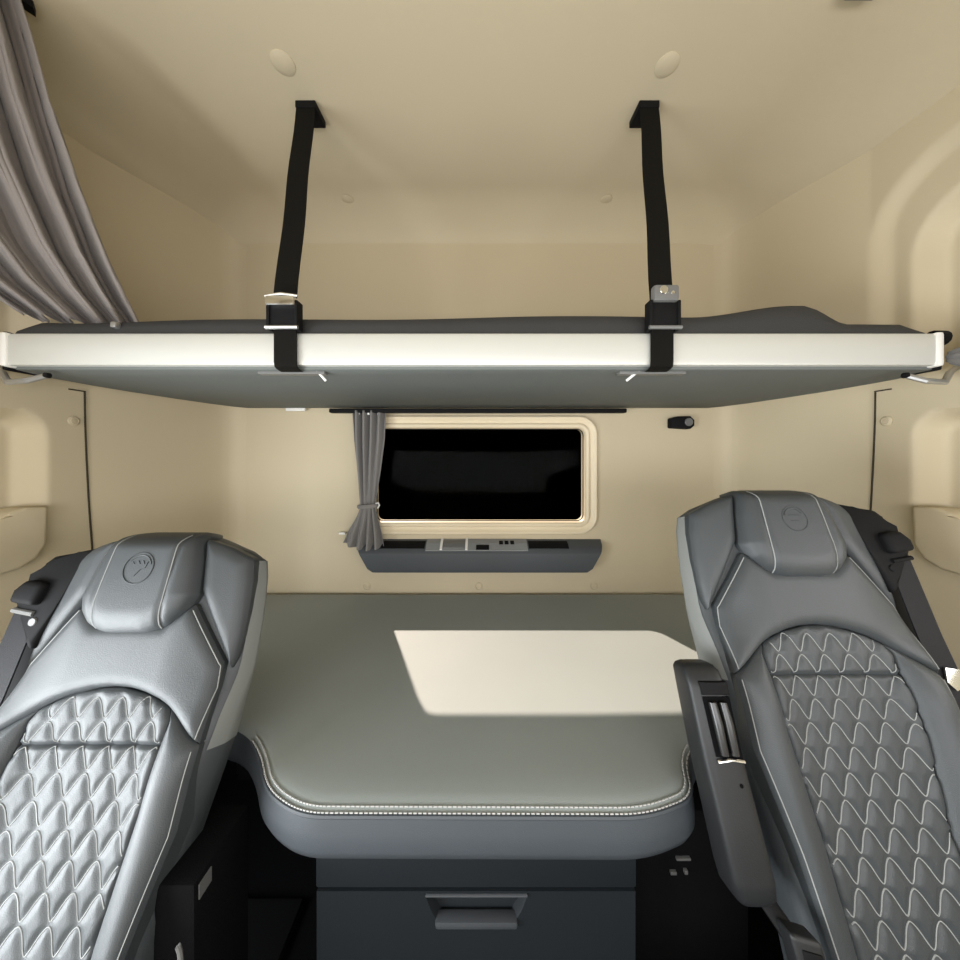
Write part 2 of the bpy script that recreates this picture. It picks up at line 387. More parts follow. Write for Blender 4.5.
for x0, x1 in ((-1.045, -1.034), (0.998, 1.010)):
    m = MB(); m.box(x0, x1, 0.705, 0.77, 0.19, 0.275, 0.004); m.build('end_plate', M['black'], ub)
m = MB(); m.tube([(1.0, 0.715, 0.262), (1.022, 0.715, 0.262)], 0.017, 14); m.build('pivot_knob', M['black'], ub)
for sg in (-1, 1):
    m = MB(); Y = 0.70
    m.tube([(sg*x-0.008, y, z) for x, y, z in ((0.955, 0.72, 0.182), (0.975, 0.70, 0.165), (1.015, 0.70, 0.162), (1.04, 0.71, 0.185), (1.068, 0.72, 0.198))], 0.006, 8)
    m.build('support_hook', M['steel'], ub)
    m = MB(); m.disc((sg*0.945-0.008, 0.715, 0.180), (0, -1, 0), 0.006, 0.008); m.build('hook_knob', M['black'], ub)
m = MB(); x, y, z = at(115, 326, 0.705); m.box(x-0.006, x+0.006, 0.700, 0.712, z-0.004, z+0.008, 0.002); m.build('press_stud', M['steel'], ub)
x, y, z = at(296, 410, 1.274); m = MB(); m.box(x-0.038, x+0.038, 1.268, 1.280, 0.181, 0.193, 0.002); m.build('white_label', M['white'], ub)
for sg in (-1, 1):
    cx = -0.018 + sg*0.405
    m = MB(); m.box(cx-0.075, cx+0.075, 0.722, 0.740, 0.186, 0.193, 0.002); m.build('anchor_plate', M['greypl'], ub)
    x1, x2 = (cx + 0.055, cx + 0.071) if sg < 0 else (cx - 0.027, cx - 0.053)
    m = MB(); m.tube([(x1, 0.722, 0.197), (x2, 0.738, 0.174)], 0.003, 8); m.build('lock_pin', M['white'], ub)

# ------------------------------------------------------------------ retaining straps
def strap(sg, label, left):
    xt, xb = (-0.466, -0.416) if left else (0.452, 0.389)
    x0 = xb
    t = thing('bunk_strap', label, 'strap', (xb, 0.70, 0.2), 'straps holding the upper bunk')
    zt = ceil_z(xt, 0.86)
    m = MB()
    top = Vector((xt, 0.864, zt-0.012)); bot = Vector((xb, 0.690, 0.335))
    m.strip([top + (bot-top)*k/12 + Vector((0.0015*math.sin(k), 0, 0)) for k in range(13)], (1, 0.0, 0), 0.050, 0.003, (0, 1, -0.3))
    m.build('webbing', M['webbing'], t)
    m = MB(); s = 1 if left else -1
    m.prism([(xt-s*0.026, 0.858), (xt+s*0.028, 0.858), (xt+s*0.030, 0.915), (xt-s*0.026, 0.915)], lambda a, b, q: (a, b, q), zt-0.020, zt-0.001, 0.003)
    m.build('ceiling_bracket', M['black'], t)
    m = MB()
    m.strip([(x0, 0.690, 0.345), (x0, 0.688, 0.28), (x0, 0.6905, 0.265), (x0, 0.6905, 0.204), (x0, 0.6925, 0.194), (x0, 0.700, 0.1905), (x0, 0.716, 0.1885)], (1, 0, 0), 0.048, 0.003, (0, 1, 0.15))
    m.build('lower_loop', M['webbing'], t)
    b = MB()
    z0, z1 = 0.268, 0.330
    b.box(x0-0.033, x0-0.026, 0.676, 0.700, z0, z1, 0.003); b.box(x0+0.026, x0+0.033, 0.676, 0.700, z0, z1, 0.003); b.box(x0-0.030, x0+0.030, 0.680, 0.684, z0+0.006, z1-0.004, 0.0015)
    bo = b.build('buckle', M['black'], t)
    m = MB(); m.tube([(x0-0.034, 0.677, z0+0.004), (x0+0.034, 0.677, z0+0.004)], 0.0042, 8); m.build('buckle_bar', M['steel'] if left else M['greypl'], bo)
    if left:
        m = MB(); m.box(x0-0.031, x0+0.029, 0.670, 0.690, z1-0.014, z1+0.006, 0.004); m.tube([(x0-0.034, 0.676, z1+0.007), (x0, 0.674, z1+0.011), (x0+0.034, 0.676, z1+0.007)], 0.003, 8)
        m.build('release_lever', M['chrome'], bo)
    else:
        m = MB(); m.box(x0-0.026, x0+0.027, 0.672, 0.690, z1-0.004, z1+0.030, 0.006); lv = m.build('release_lever', M['greypl'], bo)
        m = MB(); m.disc((x0-0.006, 0.673, z1+0.018), (0, -1, 0), 0.009, 0.003); m.disc((x0+0.012, 0.673, z1+0.012), (0, -1, 0), 0.004, 0.003); m.build('rivet', M['chrome'], lv)
strap(-1, 'black webbing strap with a chrome buckle, left of the two holding the bunk', True)
strap(1, 'black webbing strap with a dark grey buckle, right of the two holding the bunk', False)

# ------------------------------------------------------------------ big side curtain, top left
t = thing('curtain', 'large taupe curtain hanging from the ceiling at top left onto the bunk', 'curtain', (-0.95, 0.7, 0.31))
vs_ = [0, 0.15, 0.35, 0.55, 0.75, 0.9, 1.0]
Rp = [at(14, -12, 0.635), at(31, 40, 0.645), at(54, 118, 0.665), at(80, 195, 0.71), at(108, 265, 0.765), at(126, 300, 0.80), (-0.855, 0.825, 0.318)]
Lp = [(-1.045, 0.44, 0.895), (-1.045, 0.45, 0.82), (-1.05, 0.47, 0.70), (-1.05, 0.50, 0.58), (-1.045, 0.56, 0.45), (-1.035, 0.63, 0.37), (-1.012, 0.72, 0.314)]
m = MB(); P = []; nu, nv = 170, 50
for i in range(nu+1):
    u = i/nu; row = []
    for j in range(nv+1):
        v = j/nv
        L = Vector([interp(v, vs_, [p[k] for p in Lp]) for k in range(3)]); R = Vector([interp(v, vs_, [p[k] for p in Rp]) for k in range(3)])
        p = L.lerp(R, u); d = (R-L).normalized(); nrm = Vector((d.y, -d.x, 0)).normalized()
        am = 0.021*(1 + 0.4*v)*min(1, u*8+0.4)
        ph = u*2*pi*5.2 + 1.1*math.sin(u*6.0 + 0.5) + 0.5*v
        f_ = math.sin(ph); f_ = math.copysign(abs(f_)**0.7, f_)
        p = p + nrm*(am*f_ + 0.006*math.sin(ph*2.3+v*3) + 0.0025*math.sin(ph*5.1+v*9)) + d*0.003*math.cos(ph)
        row.append(p)
    P.append(row)
m.grid(P); cf = m.build('curtain_fabric', M['curtain'], t, angle=2); so = cf.modifiers.new('thick', 'SOLIDIFY'); so.thickness = 0.0025
m = MB(); m.strip([(-1.05, 0.40, 0.905), (-1.045, 0.45, 0.905), (-0.98, 0.55, 0.91), (-0.91, 0.66, 0.915)], (0.6, -0.6, 0), 0.02, 0.014, (0, 0, 1)); m.build('curtain_track', M['black'], t)
# gathered curtain by the right end of the bunk
t = thing('curtain', 'grey gathered curtain bundle at the right edge, beside the bunk end', 'curtain', (1.04, 0.62, 0.15))
m = MB(); pts = [(1.018, 0.70, 0.215), (1.03, 0.67, 0.21), (1.045, 0.62, 0.205), (1.05, 0.55, 0.205), (1.05, 0.46, 0.21)]; rings = []
for p, r in zip(pts, (0.012, 0.026, 0.036, 0.038, 0.036)):
    rings.append([(p[0] + r*(1+0.18*math.sin(7*a))*math.cos(a)*0.8, p[1], p[2] + r*(1+0.18*math.sin(7*a))*math.sin(a)) for a in np.linspace(0, 2*pi, 57)[:-1]])
m.loft(rings); m.build('curtain_fabric', M['curtain2'], t, angle=2)
m = MB(); m.tube([(1.032 + 0.026*math.cos(a), 0.668, 0.21+0.031*math.sin(a)) for a in np.linspace(0, 2*pi, 20)[:-1]], 0.004, 6, close=True); m.build('tie_band', M['curtain2'], t)

# ------------------------------------------------------------------ lower bunk
lb = thing('lower_bunk', 'grey upholstered lower bunk bed between and behind the two seats', 'bed', (0, 0.9, -0.66))
def arcpts(pts, r, n=6):
    out = []; N = len(pts)
    for i in range(N):
        p = Vector(pts[i]); a = (Vector(pts[i-1]) - p); b = (Vector(pts[(i+1) % N]) - p)
        q = min(r, a.length*0.45, b.length*0.45); A = p + a.normalized()*q; B = p + b.normalized()*q
        for k in range(n+1):
            s = k/n; out.append(A*(1-s)**2 + p*2*s*(1-s) + B*s*s)
    return out
bo = [(-0.275, 0.490), (0.255, 0.488), (0.345, 0.515), (0.372, 0.580), (0.47, 0.655), (0.60, 0.70), (0.97, 0.74), (1.0, 0.9), (0.97, 1.12), (0.935, 1.291),
      (-0.935, 1.291), (-0.97, 1.12), (-1.0, 0.9), (-0.97, 0.74), (-0.62, 0.68), (-0.47, 0.640), (-0.405, 0.590), (-0.350, 0.525)]
bp_ = arcpts(bo, 0.05)
dense = []
for i in range(len(bp_)):
    a, b = bp_[i], bp_[(i+1) % len(bp_)]; k = max(1, int((b-a).length/0.03))
    for j in range(k): dense.append(a.lerp(b, j/k))
cen = Vector((0.0, 0.90))
def inset(p, d, pts, i):
    a = pts[i-1]; b = pts[(i+1) % len(pts)]; t_ = (b-a).normalized(); return p + Vector((-t_.y, t_.x))*d
def bed_ring(d, z): return [(*inset(p, d, dense, i), z) for i, p in enumerate(dense)]
m = MB()
m.cur = 1
m.loft([bed_ring(0.02, -0.620), bed_ring(0.004, -0.614), bed_ring(-0.003, -0.597), bed_ring(-0.002, -0.572), bed_ring(0.004, -0.550)], caps=False)
m.cur = 0
rings = [bed_ring(0.004, -0.550), bed_ring(0.010, -0.5445), bed_ring(0.02, -0.541), bed_ring(0.032, -0.5395)]
for k in range(1, 13):
    s = k/12; rings.append([(p[0]*(1-s)+cen.x*s*0 + s*(p[0]*0.02), p[1]*(1-s)+cen.y*s, p[2] - 0.004*math.sin(pi*s)*0.5) for p in rings[3]])
m.loft(rings, caps=False)
m.add([p for p in rings[-1]], [tuple(range(len(rings[-1])))])
mt = m.build('bed_mattress', [M['bed'], M['bedside']], lb, angle=1.2)
idx = [i for i, p in enumerate(dense) if p.y < 0.62]
st = sorted(idx, key=lambda i: math.atan2(dense[i].x, -(dense[i].y-0.9)))
m = MB(); m.tube([(*inset(dense[i], 0.003, dense, i), -0.5485) for i in st], 0.0035, 6); m.build('piping', M['bedside'], mt)
m = MB()
for off, z in ((0.011, -0.5415), (0.0045, -0.5445)):
    line = [Vector((*inset(dense[i], off, dense, i), z)) for i in st]; L = 0
    for a, b in zip(line[:-1], line[1:]):
        k = max(1, round((b-a).length/0.0075))
        for q in range(k): m.tube([a.lerp(b, (q+0.12)/k), a.lerp(b, (q+0.78)/k)], 0.0013, 5)
sto = m.build('stitching', M['thread2'], mt); sto['kind'] = 'stuff'
m = MB(); m.prism([(x*0.96, 0.9+(y-0.9)*0.845) for x, y in dense], lambda a, b, q: (a, b, q), -0.655, -0.619); m.build('base_board', M['carpet'], lb, smooth=False)
# storage unit under the bed
cb = thing('storage_cabinet', 'dark slate storage unit with a recessed drawer grip under the bed', 'cabinet', (0, 0.9, FLOOR))
m = MB(); m.box(-0.275, 0.262, 0.55, 1.22, FLOOR, -0.657, 0.006); m.build('cabinet_body', M['cabinet'], cb)
m = MB(); m.box(-0.273, 0.260, 0.536, 0.545, -0.716, -0.621, 0.004); m.build('top_band', M['cabinet'], cb)
# drawer front with a trapezoid grip recess
dz1, dz0 = -0.718, -1.20
yF = 0.534
def hx(z, k): return interp(z, [-0.762, -0.700], [0.064*k, 0.086*k])
m = MB()
cx = -0.006
H = [(cx-0.086, -0.722), (cx+0.086, -0.722), (cx+0.074, -0.752), (cx+0.064, -0.768), (cx-0.064, -0.768), (cx-0.074, -0.752)]
O = [(-0.270, dz1), (0.257, dz1), (0.257, -0.95), (0.257, dz0), (-0.270, dz0), (-0.270, -0.95)]
m.loft([[(x, yF+0.018, z) for x, z in O], [(x, yF, z) for x, z in O], [(x, yF, z) for x, z in H], [(x*0.97+cx*0.03, yF+0.004, z) for x, z in H], [(cx+(x-cx)*0.9, yF+0.030, -0.745+(z+0.745)*0.85) for x, z in H]], caps=False)
I = [(cx+(x-cx)*0.9, yF+0.030, -0.745+(z+0.745)*0.85) for x, z in H]; m.add(I, [tuple(range(6))])
dr = m.build('drawer', M['cabinet'], cb, angle=0.4)
m = MB()
m.tube([(cx-0.084, yF-0.001, -0.723), (cx+0.084, yF-0.001, -0.723)], 0.0025, 8)
m.tube([(cx-0.062, yF+0.016, -0.741), (cx+0.062, yF+0.016, -0.741)], 0.004, 8)
m.box(cx-0.068, cx+0.068, yF-0.006, yF+0.012, -0.775, -0.762, 0.005)
m.build('drawer_grip', M['cabgrip'], dr)
# socket console right of it
sk = thing('socket_console', 'black console with small charging sockets, right of the storage unit', 'console', (0.39, 0.75, FLOOR))
m = MB(); m.box(0.282, 0.50, 0.60, 1.20, FLOOR, -0.657, 0.005); m.build('console_body', M['carpet'], sk)
for (px, py, w_, h_) in ((683, 858, 0.013, 0.0022), (673, 872, 0.0055, 0.0026), (685.5, 871, 0.003, 0.0036)):
    x, y, z = at(px, py, 0.598); m = MB(); m.box(x-w_, x+w_, 0.595, 0.602, z-h_, z+h_, 0.0008); m.build('charging_socket', M['steel'], sk)
m = MB(); m.box(-1.0, -0.50, 0.30, 0.915, FLOOR, FLOOR+0.022, 0.005); o = m.build('floor_mat', M['black'])
tag(o, 'black rubber floor mat in the dark gap behind the left seat', 'floor mat')

# ------------------------------------------------------------------ seats
OUT_Z = [0.0, -0.004, -0.012, -0.03, -0.047, -0.075, -0.11, -0.15, -0.23, -0.30, -0.36, -0.45, -0.52, -0.62, -0.82]
OUT_A = [0.04, 0.066, 0.088, 0.138, 0.167, 0.175, 0.180, 0.184, 0.187, 0.182, 0.173, 0.156, 0.149, 0.147, 0.147]
def oz(z): return interp(-z, [-q for q in OUT_Z], OUT_A)
def base_c(a, z):
    up = 1 - sm((-0.20 - z)/0.1); lo = sm((-0.25 - z)/0.10); A = abs(a)
    return -0.030*sm((A-0.07)/0.15)*up + lo*(0.020*math.exp(-((A-0.135)/0.035)**2) - 0.012*sm((A-0.15)/0.06))
QZ = [-0.237, -0.239, -0.2445, -0.254, -0.264, -0.277, -0.38, -0.50, -0.62, -0.80]
QA = [0.012, 0.026, 0.053, 0.080, 0.099, 0.1065, 0.106, 0.092, 0.088, 0.088]
def qa(z): return interp(-z, [-q for q in QZ], QA)
BZ = [-0.264, -0.277, -0.29, -0.307, -0.40, -0.51, -0.62, -0.80]; BA = [0.101, 0.122, 0.140, 0.165, 0.165, 0.145, 0.132, 0.130]
def ba(z): return interp(-z, [-q for q in BZ], BA)
PZ = [0.004, 0.0, -0.006, -0.05, -0.105, -0.13, -0.148, -0.157, -0.163]; PA = [0.05, 0.066, 0.074, 0.086, 0.095, 0.086, 0.069, 0.055, 0.030]
def pa(z): return interp(-z, [-q for q in PZ], PA)
def yt(a): return interp(abs(a), [0, 0.056, 0.093, 0.16, 0.165], [-0.148, -0.148, -0.119, -0.210, -0.296])
def yb(a): return interp(abs(a), [0, 0.028, 0.053, 0.080, 0.099, 0.138, 0.166], [-0.2355, -0.2375, -0.243, -0.2525, -0.2625, -0.2875, -0.306])
WT = [(0.080, -0.013), (0.125, -0.026), (0.166, -0.045), (0.186, -0.080), (0.196, -0.13), (0.197, -0.17), (0.184, -0.216), (0.095, -0.098)]

def dist_poly(pts, poly, closed=True):
    P = np.array(pts)[:, None, :]; A = np.array(poly); B = np.roll(A, -1, 0)
    if not closed: A, B = A[:-1], B[:-1]
    D = B-A; L2 = (D**2).sum(1) + 1e-12
    t_ = np.clip(((P-A[None])*D[None]).sum(2)/L2[None], 0, 1)
    return np.sqrt((((A[None]+t_[..., None]*D[None]) - P)**2).sum(2)).min(1)

def wave(p):
    q = math.sin(p); return 0.78*math.asin(0.93*q)/math.asin(0.93) + 0.22*math.tanh(1.2*q)/math.tanh(1.2)

def build_seat(left, label):
    Xc, Y0, sl, z0, sg = (-0.605, 0.621, 0.375, -0.144, 1) if left else (0.60, 0.664, 0.368, -0.064, -1)
    nn = math.hypot(1, sl)
    def mp(a, z, c):
        if a < 0: a *= 1.10          # the outboard half is a little wider
        return (Xc + sg*a, Y0 + sl*z - c/nn, z0 + z + c*sl/nn)
    S = thing('driver_seat' if False else 'truck_seat', label, 'seat', (Xc, 0.25, FLOOR), 'leather seats with quilted backs')
    # --- shell
    m = MB(); rings = []
    zs = [0.0, -0.003, -0.008, -0.018, -0.03, -0.047, -0.06, -0.075] + list(np.linspace(-0.095, -0.82, 40))
    for z in zs:
        A = oz(z); ring_ = []; top = sm(-z/0.03); th = 0.085
        for k in range(33):
            a = -A + 2*A*k/32; e = min(1, (A-abs(a))/0.028); e = math.sqrt(max(0, 1-(1-e)**2))
            ring_.append(mp(a, z, base_c(a, z) - 0.014 - 0.022*(1-e) - 0.02*(1-top)))
        for k in range(17):
            a = A - 2*A*k/16; e = min(1, (A-abs(a))/0.05); e = math.sqrt(max(0, 1-(1-e)**2))
            ring_.append(mp(a, z, -0.065 - 0.030*e*top))
        rings.append(ring_)
    m.loft(rings); sh = m.build('backrest', M['leather'], S, angle=1.0)
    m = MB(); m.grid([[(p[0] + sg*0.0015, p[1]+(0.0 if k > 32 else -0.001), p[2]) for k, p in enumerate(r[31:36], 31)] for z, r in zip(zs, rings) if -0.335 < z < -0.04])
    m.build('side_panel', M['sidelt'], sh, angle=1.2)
    # --- padded panels
    def panel(name, P2, mat, c0, puff, w, skirt, threads=(), extra=None, par=None, bnd=None):
        nu, nv = len(P2), len(P2[0]); flat = [q for r in P2 for q in r]
        if bnd is None: bnd = P2[0] + [r[-1] for r in P2[1:]] + P2[-1][-2::-1] + [r[0] for r in P2[-2:0:-1]]
        d = dist_poly(flat, bnd)
        e = np.clip(d/w, 0, 1); c = c0 + puff*np.sqrt(np.maximum(0, 1-(1-e)**2)) - puff
        if extra is not None: c = c + extra(np.array(flat), d)
        cc = np.array([base_c(a, z) for a, z in flat]) + c
        m = MB(); G = [[mp(*flat[i*nv+j], cc[i*nv+j]) for j in range(nv)] for i in range(nu)]
        m.grid(G)
        edge = [(0, j) for j in range(nv)] + [(i, nv-1) for i in range(1, nu)] + [(nu-1, j) for j in range(nv-2, -1, -1)] + [(i, 0) for i in range(nu-2, 0, -1)]
        m.loft([[mp(*flat[i*nv+j], cc[i*nv+j]) for i, j in edge], [mp(*flat[i*nv+j], cc[i*nv+j]-skirt) for i, j in edge]], caps=False)
        m.cur = 1
        for line, r in threads:
            q = np.array(line); dd = dist_poly(q, bnd); ee = np.clip(dd/w, 0, 1)
            tc = c0 + puff*np.sqrt(np.maximum(0, 1-(1-ee)**2)) - puff + np.array([base_c(a, z) for a, z in line])
            if extra is not None: tc = tc + extra(q, dd)
            m.tube([mp(a, z, k + r*0.35) for (a, z), k in zip(line, tc)], r, 5)
        return m.build(name, [mat, M['thread']], par or S, angle=1.0)
    def dens(pts, step=0.006):
        o = []
        for a, b in zip(pts[:-1], pts[1:]):
            k = max(1, int(math.hypot(b[0]-a[0], b[1]-a[1])/step)); o += [(a[0]+(b[0]-a[0])*i/k, a[1]+(b[1]-a[1])*i/k) for i in range(k)]
        return o + [pts[-1]]
    # headrest pad
    zz = list(np.linspace(0.004, -0.163, 46)); P2 = [[(-pa(z)+2*pa(z)*k/40, z) for k in range(41)] for z in zz]
    def pad_extra(q, d): return -0.0035*np.exp(-((np.abs(q[:, 0])-0.0565)/0.004)**2) - 0.035*np.clip((q[:, 1]+0.03)/0.034, 0, 1)**2
    th = [(dens([(s*0.052, -0.006), (s*0.054, -0.06), (s*0.0555, -0.11), (s*0.054, -0.154)]), 0.0010) for s in (-1, 1)]
    pad = panel('headrest', P2, M['leather'], 0.026, 0.030, 0.040, 0.03, th, pad_extra)
    # embossed crest
    m = MB(); cy = -0.062; R_ = 0.0245 if left else 0.022
    def em(a, z): return mp(a, z, 0.0266 + base_c(a, z) - 0.03*0 )
    m.tube([em(R_*math.cos(t_), cy + R_*math.sin(t_)) for t_ in np.linspace(0, 2*pi, 40)[:-1]], 0.0008 if left else 0.0004, 6, close=True)
    m.tube([em(R_*0.82*math.cos(t_), cy + R_*0.82*math.sin(t_)) for t_ in np.linspace(0.3, 2.6, 20)], 0.0008, 6)
    s = sg
    if left:
        # crowned bird head in relief
        shp = [(-0.013, 0.010), (-0.008, 0.006), (-0.004, 0.012), (0.000, 0.006), (0.004, 0.012), (0.008, 0.006), (0.013, 0.010), (0.011, 0.000), (0.004, -0.002), (-0.004, -0.013), (-0.007, -0.011), (-0.004, -0.003), (-0.012, 0.001)]
        ring0 = [em(a, cy + z) for a, z in shp]
        nvec = Vector((0, -1/nn, sl/nn))
        m.loft([[Vector(p) - nvec*0.003 for p in ring0], [Vector(p) + nvec*0.0004 for p in ring0]])
    else:
        m.tube([em(-0.010, cy+0.006), em(0.010, cy+0.006)], 0.0005, 6); m.tube([em(-0.006, cy-0.004), em(0.006, cy-0.004)], 0.0005, 6)
    m.build('embossed_emblem', M['leather'], pad)
    # wings
    for s in (-1, 1):
        inn = [(0.080, -0.013), (0.088, -0.05), (0.095, -0.098)]; 
        def wl(z): return interp(-z, [0.013, 0.05, 0.098, 0.216], [0.080, 0.087, 0.096, 0.168])
        def wr(z): return interp(-z, [0.013, 0.026, 0.045, 0.08, 0.13, 0.17, 0.20, 0.216], [0.083, 0.125, 0.163, 0.170, 0.174, 0.175, 0.173, 0.169])
        P2 = [[(s*(wl(z) + (wr(z)-wl(z))*k/18), z) for k in range(19)] for z in np.linspace(-0.013, -0.216, 40)]
        panel('headrest_wing', P2, M['leather'], 0.004, 0.014, 0.022, 0.03)
    # shoulder yoke
    As = list(np.linspace(-0.165, 0.165, 100)); P2 = [[(a, yt(a) + (yb(a)-yt(a))*k/22) for k in range(23)] for a in As]
    th = [(dens([(s*0.096, -0.128), (s*0.157, -0.211), (s*0.1615, -0.24), (s*0.1615, -0.298)]), 0.0010) for s in (-1, 1)]
    panel('shoulder_panel', P2, M['leather'], 0.008, 0.013, 0.020, 0.035, th)
    # bolsters
    for s in (-1, 1):
        P2 = [[(s*((qa(z)+0.0015) + (ba(z)-qa(z)-0.0015)*k/20), z) for k in range(21)] for z in np.linspace(-0.266, -0.80, 90)]
        th = [(dens([(s*(ba(z)-0.004), z) for z in np.linspace(-0.312, -0.79, 60)]), 0.0009)]
        panel('side_bolster', P2, M['leather'], 0.006, 0.012, 0.022, 0.03, th)
    # quilted centre
    PER, ROW, AMP = 0.0390, 0.0303, 0.0128
    lines = []; z_first = -0.2615
    k = 0
    while True:
        zc = z_first - k*ROW
        if zc < -0.80: break
        pts = []
        for i in range(int(0.24/PER*28)+1):
            a = -0.12 + i*PER/28; ph = 2*pi*((a-0.022)/PER + 0.5*(k % 2)) + pi/2
            pts.append((a, zc + AMP*wave(ph + 0.20*math.cos(ph))))
        seg = []
        for a, z in pts:
            if z < QZ[0] - 0.001 and z > -0.795 and abs(a) < qa(z)-0.003: seg.append((a, z))
            else:
                if len(seg) > 7: lines.append(seg)
                seg = []
        if len(seg) > 7: lines.append(seg)
        k += 1
    allp = np.array([p for l in lines for p in l])
    def q_extra(q, d):
        out = np.empty(len(q))
        for i in range(0, len(q), 1500):
            dd = np.sqrt(((q[i:i+1500, None, :]-allp[None])**2).sum(2)).min(1)
            out[i:i+1500] = 0.0034*(1-np.exp(-(dd/0.0055)**2))
        return out - 0.007*np.exp(-((q[:, 1]+0.3065)/0.003)**2)
    zz = list(np.linspace(-0.2372, -0.79, 190)); P2 = [[(-qa(z)+2*qa(z)*j/76, z) for j in range(77)] for z in zz]
    panel('quilted_panel', P2, M['leather'], 0.000, 0.008, 0.012, 0.03, [(l, 0.00085) for l in lines], q_extra)
    # cushion and pedestal
    zc = z0 - 0.70
    m = MB(); m.box(Xc-0.25, Xc+0.25, -0.10, 0.40, zc-0.13, zc, 0.04, 4); m.build('seat_cushion', M['leather'], S)
    m = MB(); m.box(Xc-0.20, Xc+0.20, 0.02, 0.42, FLOOR, zc-0.12, 0.02); m.build('seat_base', M['black'], S)
    # belt guide on the outboard shoulder
    poly = [(-0.118, -0.026), (-0.145, -0.034), (-0.186, -0.041), (-0.196, -0.052), (-0.204, -0.075), (-0.215, -0.092), (-0.217, -0.118), (-0.210, -0.128), (-0.188, -0.134), (-0.175, -0.175), (-0.160, -0.190), (-0.146, -0.12)]
    m = MB(); m.prism(poly, mp, -0.085, -0.008, 0.008, 3); bg = m.build('belt_guide', M['black'], S)
    m = MB(); m.prism([(-0.168, -0.085), (-0.200, -0.080), (-0.214, -0.096), (-0.214, -0.116), (-0.172, -0.122)], mp, -0.03, 0.006, 0.009, 3); m.build('guide_cover', M['black'], bg)
    m = MB(); m.tube([mp(-0.212, -0.128, -0.008), mp(-0.176, -0.134, -0.008)], 0.0045, 8); m.disc(mp(-0.172, -0.146, -0.010), (0, -1, 0.3), 0.007, 0.004); m.build('guide_slot', M['greypl'] if left else M['black'], bg)
    m = MB(); pts = [mp(-0.195, -0.12, -0.014), mp(-0.192, -0.17, -0.012), mp(-0.188, -0.25, -0.010), mp(-0.184, -0.34, -0.004), mp(-0.176, -0.45, 0.010), mp(-0.168, -0.66, 0.022)]
    m.strip(pts, (1, 0, 0), 0.044, 0.0025, (0, 1, -0.35)); blt = m.build('seat_belt', M['belt'], S)
    m = MB(); c_ = mp(-0.205, -0.305, 0.020)
    m.prism([(-0.203, -0.300), (-0.180, -0.297), (-0.174, -0.318), (-0.184, -0.330), (-0.201, -0.322)], mp, -0.003, 0.001, 0.002); m.build('belt_tongue', M['chrome'] if not left else M['steel'], blt)
    m = MB(); m.prism([(-0.150, -0.150), (-0.188, -0.120), (-0.208, -0.130), (-0.213, -0.25), (-0.206, -0.36), (-0.188, -0.47), (-0.140, -0.47)], mp, -0.088, -0.042, 0.006); m.build('side_shield', M['black'], S)
    # inboard buckle on its stalk
    bz = -0.545 if not left else -0.475
    bk = MB(); bk.tube([mp(0.215, bz+0.02, -0.02), mp(0.205, bz-0.005, 0.0), mp(0.192, bz-0.028, 0.02), mp(0.186, bz-0.045, 0.03)], 0.012, 10, flat=0.7)
    if not left:
        b_ = bk.build('buckle_stalk', M['black'], S)
        m = MB(); m.prism([(0.166, bz-0.025), (0.203, bz-0.017), (0.198, bz-0.085), (0.160, bz-0.090)], mp, 0.022, 0.048, 0.005, 3); bb = m.build('belt_buckle', M['armpl'], b_)
        m = MB(); m.prism([(0.170, bz-0.034), (0.194, bz-0.029), (0.191, bz-0.080), (0.166, bz-0.084)], mp, 0.046, 0.050, 0.0015); m.build('release_button', M['black'], bb)
        # pale mark on the button
        m = MB(); A0 = (0.181, bz-0.058)
        for q in ([(0.184, -0.058), (0.180, -0.066)], [(0.184, -0.058), (0.177, -0.060)], [(0.1815, -0.063), (0.1775, -0.0605)], [(0.1865, -0.060), (0.1825, -0.056)]):
            m.tube([mp(a, bz+z+0.012, 0.0505) for a, z in q], 0.0009, 5)
        m.build('printed_mark', M['white'], bb)
    else:
        # dark recliner cover with a pale tag, and a thin height lever
        m = MB(); m.box(-0.47, -0.40, 0.452, 0.56, FLOOR, -0.60, 0.006); sc_ = m.build('side_cover', M['carpet'], S)
        x, y, z = at(202, 889, 0.455); m = MB(); m.box(-0.4005, -0.3985, 0.459, 0.480, z-0.0205, z+0.0005); m.build('label_tag', M['steel'], sc_)
        m = MB(); m.tube([at(178, 946, 0.43), at(180, 952, 0.43), at(181, 962, 0.43), at(180, 990, 0.43)], 0.003, 8); m.build('lever', M['greypl'], S)
    return S, mp

build_seat(True, 'pale-lit grey leather seat with crest on its headrest, left side')
S, mp = build_seat(False, 'dark grey leather seat with folded armrest, right side')
# armrest folded up along the right seat's inboard side
m = MB(); rings = []
for z, a0, ha, c0, hc in ((-0.288, 0.232, 0.020, 0.0, 0.012), (-0.291, 0.232, 0.026, 0.0, 0.018), (-0.297, 0.2315, 0.030, 0.001, 0.023), (-0.318, 0.230, 0.031, 0.003, 0.027), (-0.40, 0.228, 0.031, 0.003, 0.027), (-0.47, 0.224, 0.0305, 0.003, 0.028), (-0.53, 0.221, 0.030, 0.003, 0.028), (-0.548, 0.220, 0.028, 0.002, 0.026), (-0.556, 0.220, 0.022, 0.001, 0.020), (-0.559, 0.220, 0.012, 0.0, 0.012)):
    r_ = []
    for k in range(32):
        t_ = 2*pi*k/32; ca, sa = math.cos(t_), math.sin(t_); n_ = 0.42
        r_.append(mp(a0 + ha*math.copysign(abs(ca)**n_, ca), z, c0 + hc*math.copysign(abs(sa)**n_, sa)))
    rings.append(r_)
m.loft(rings); ar = m.build('armrest', M['armpl'], S, angle=1.0)
m = MB(); rr_ = []
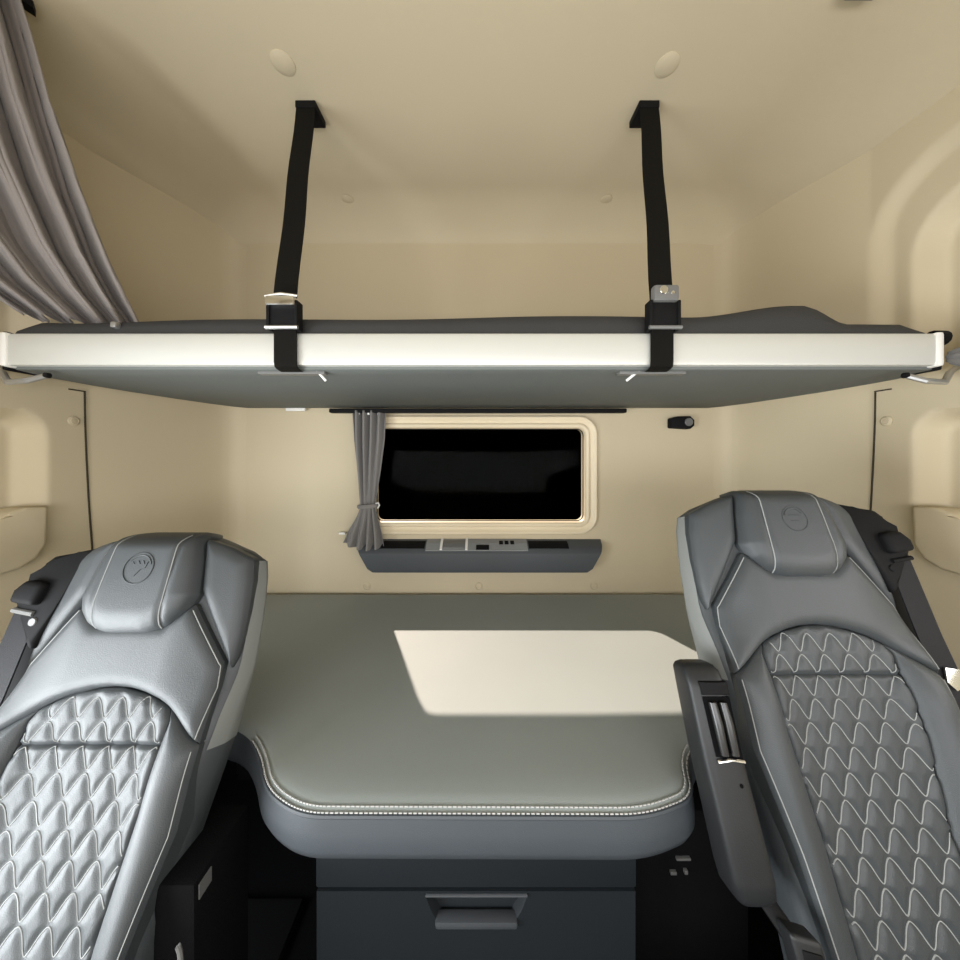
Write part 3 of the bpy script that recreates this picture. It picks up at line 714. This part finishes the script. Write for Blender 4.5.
for z, h in ((-0.309, 0.0), (-0.310, 0.004), (-0.325, 0.005), (-0.327, 0.0)):
    rr_.append([mp(0.246 - 0.044*k/10, z, 0.029 + h*math.sin(pi*(0.15+0.7*k/10))) for k in range(11)] + [mp(0.202, z, 0.02), mp(0.246, z, 0.02)])
m.loft(rr_); hc_ = m.build('hinge_collar', M['black'], ar)
m = MB(); m.prism([(0.203, -0.328), (0.246, -0.328), (0.243, -0.40), (0.203, -0.404)], mp, 0.024, 0.0312, 0.001); m.build('adjuster_recess', M['carpet'], ar)
for a1 in (0.218, 0.234):
    m = MB(); m.tube([mp(a1, -0.334, 0.034), mp(a1-0.001, -0.36, 0.036), mp(a1-0.002, -0.396, 0.035)], [0.006, 0.0068, 0.0055], 12); m.build('adjuster_rod', M['gloss'], ar)
m = MB(); m.tube([mp(0.243, -0.405, 0.032), mp(0.222, -0.402, 0.034), mp(0.203, -0.405, 0.032)], 0.0025, 8); m.build('adjuster_trim', M['chrome'], ar)
m = MB(); m.disc(mp(0.214, -0.432, 0.030), (0, -1, 0.37), 0.0028, 0.0012, 12); m.build('screw_hole', M['carpet'], ar)

# ------------------------------------------------------------------ light and camera
def area(name, loc, rot, sx, sy, power, colr):
    l = bpy.data.lights.new(name, 'AREA'); l.shape = 'RECTANGLE'; l.size = sx; l.size_y = sy; l.energy = power; l.color = colr
    o = bpy.data.objects.new(name, l); col.objects.link(o); o.location = (loc[0], loc[1], loc[2]+E); o.rotation_euler = rot
    return o
area('windscreen_daylight', (0, -0.71, -0.15), (pi/2+0.12, 0, 0), 2.0, 0.42, 26.5, (0.98, 0.98, 1.0))
area('open_left_door_daylight', (-1.10, -0.03, -0.52), (0, -pi/2, 0), 0.60, 0.84, 34, (0.92, 0.97, 1.0))
area('left_door_daylight', (-1.10, -0.03, 0.14), (0, -pi/2, 0), 0.40, 0.84, 1.5, (0.93, 0.97, 1.0))
area('right_door_daylight', (1.10, -0.03, -0.12), (0, pi/2, 0), 0.34, 0.84, 5, (1.0, 0.98, 0.95))
s = bpy.data.lights.new('sun', 'SUN'); s.energy = 10.6; s.angle = math.radians(0.8); s.color = (1.0, 0.82, 0.71)
so = bpy.data.objects.new('sun', s); col.objects.link(so)
so.rotation_euler = Vector((0.46, -1, -1)).to_track_quat('-Z', 'Y').to_euler()
wd = bpy.data.worlds.new('world'); sc.world = wd; wd.use_nodes = True
wd.node_tree.nodes['Background'].inputs[0].default_value = (0, 0, 0, 1)

cam = bpy.data.cameras.new('camera'); cam.sensor_width = 36; cam.lens = 36*F/960; cam.shift_y = -23/960; cam.clip_start = 0.01
co = bpy.data.objects.new('camera', cam); col.objects.link(co); co.location = (0, 0, E); co.rotation_euler = (pi/2, 0, 0)
sc.camera = co
vs = sc.view_settings; vs.view_transform = 'Standard'; vs.look = 'None'; vs.exposure = 0; vs.gamma = 1; vs.use_curve_mapping = False
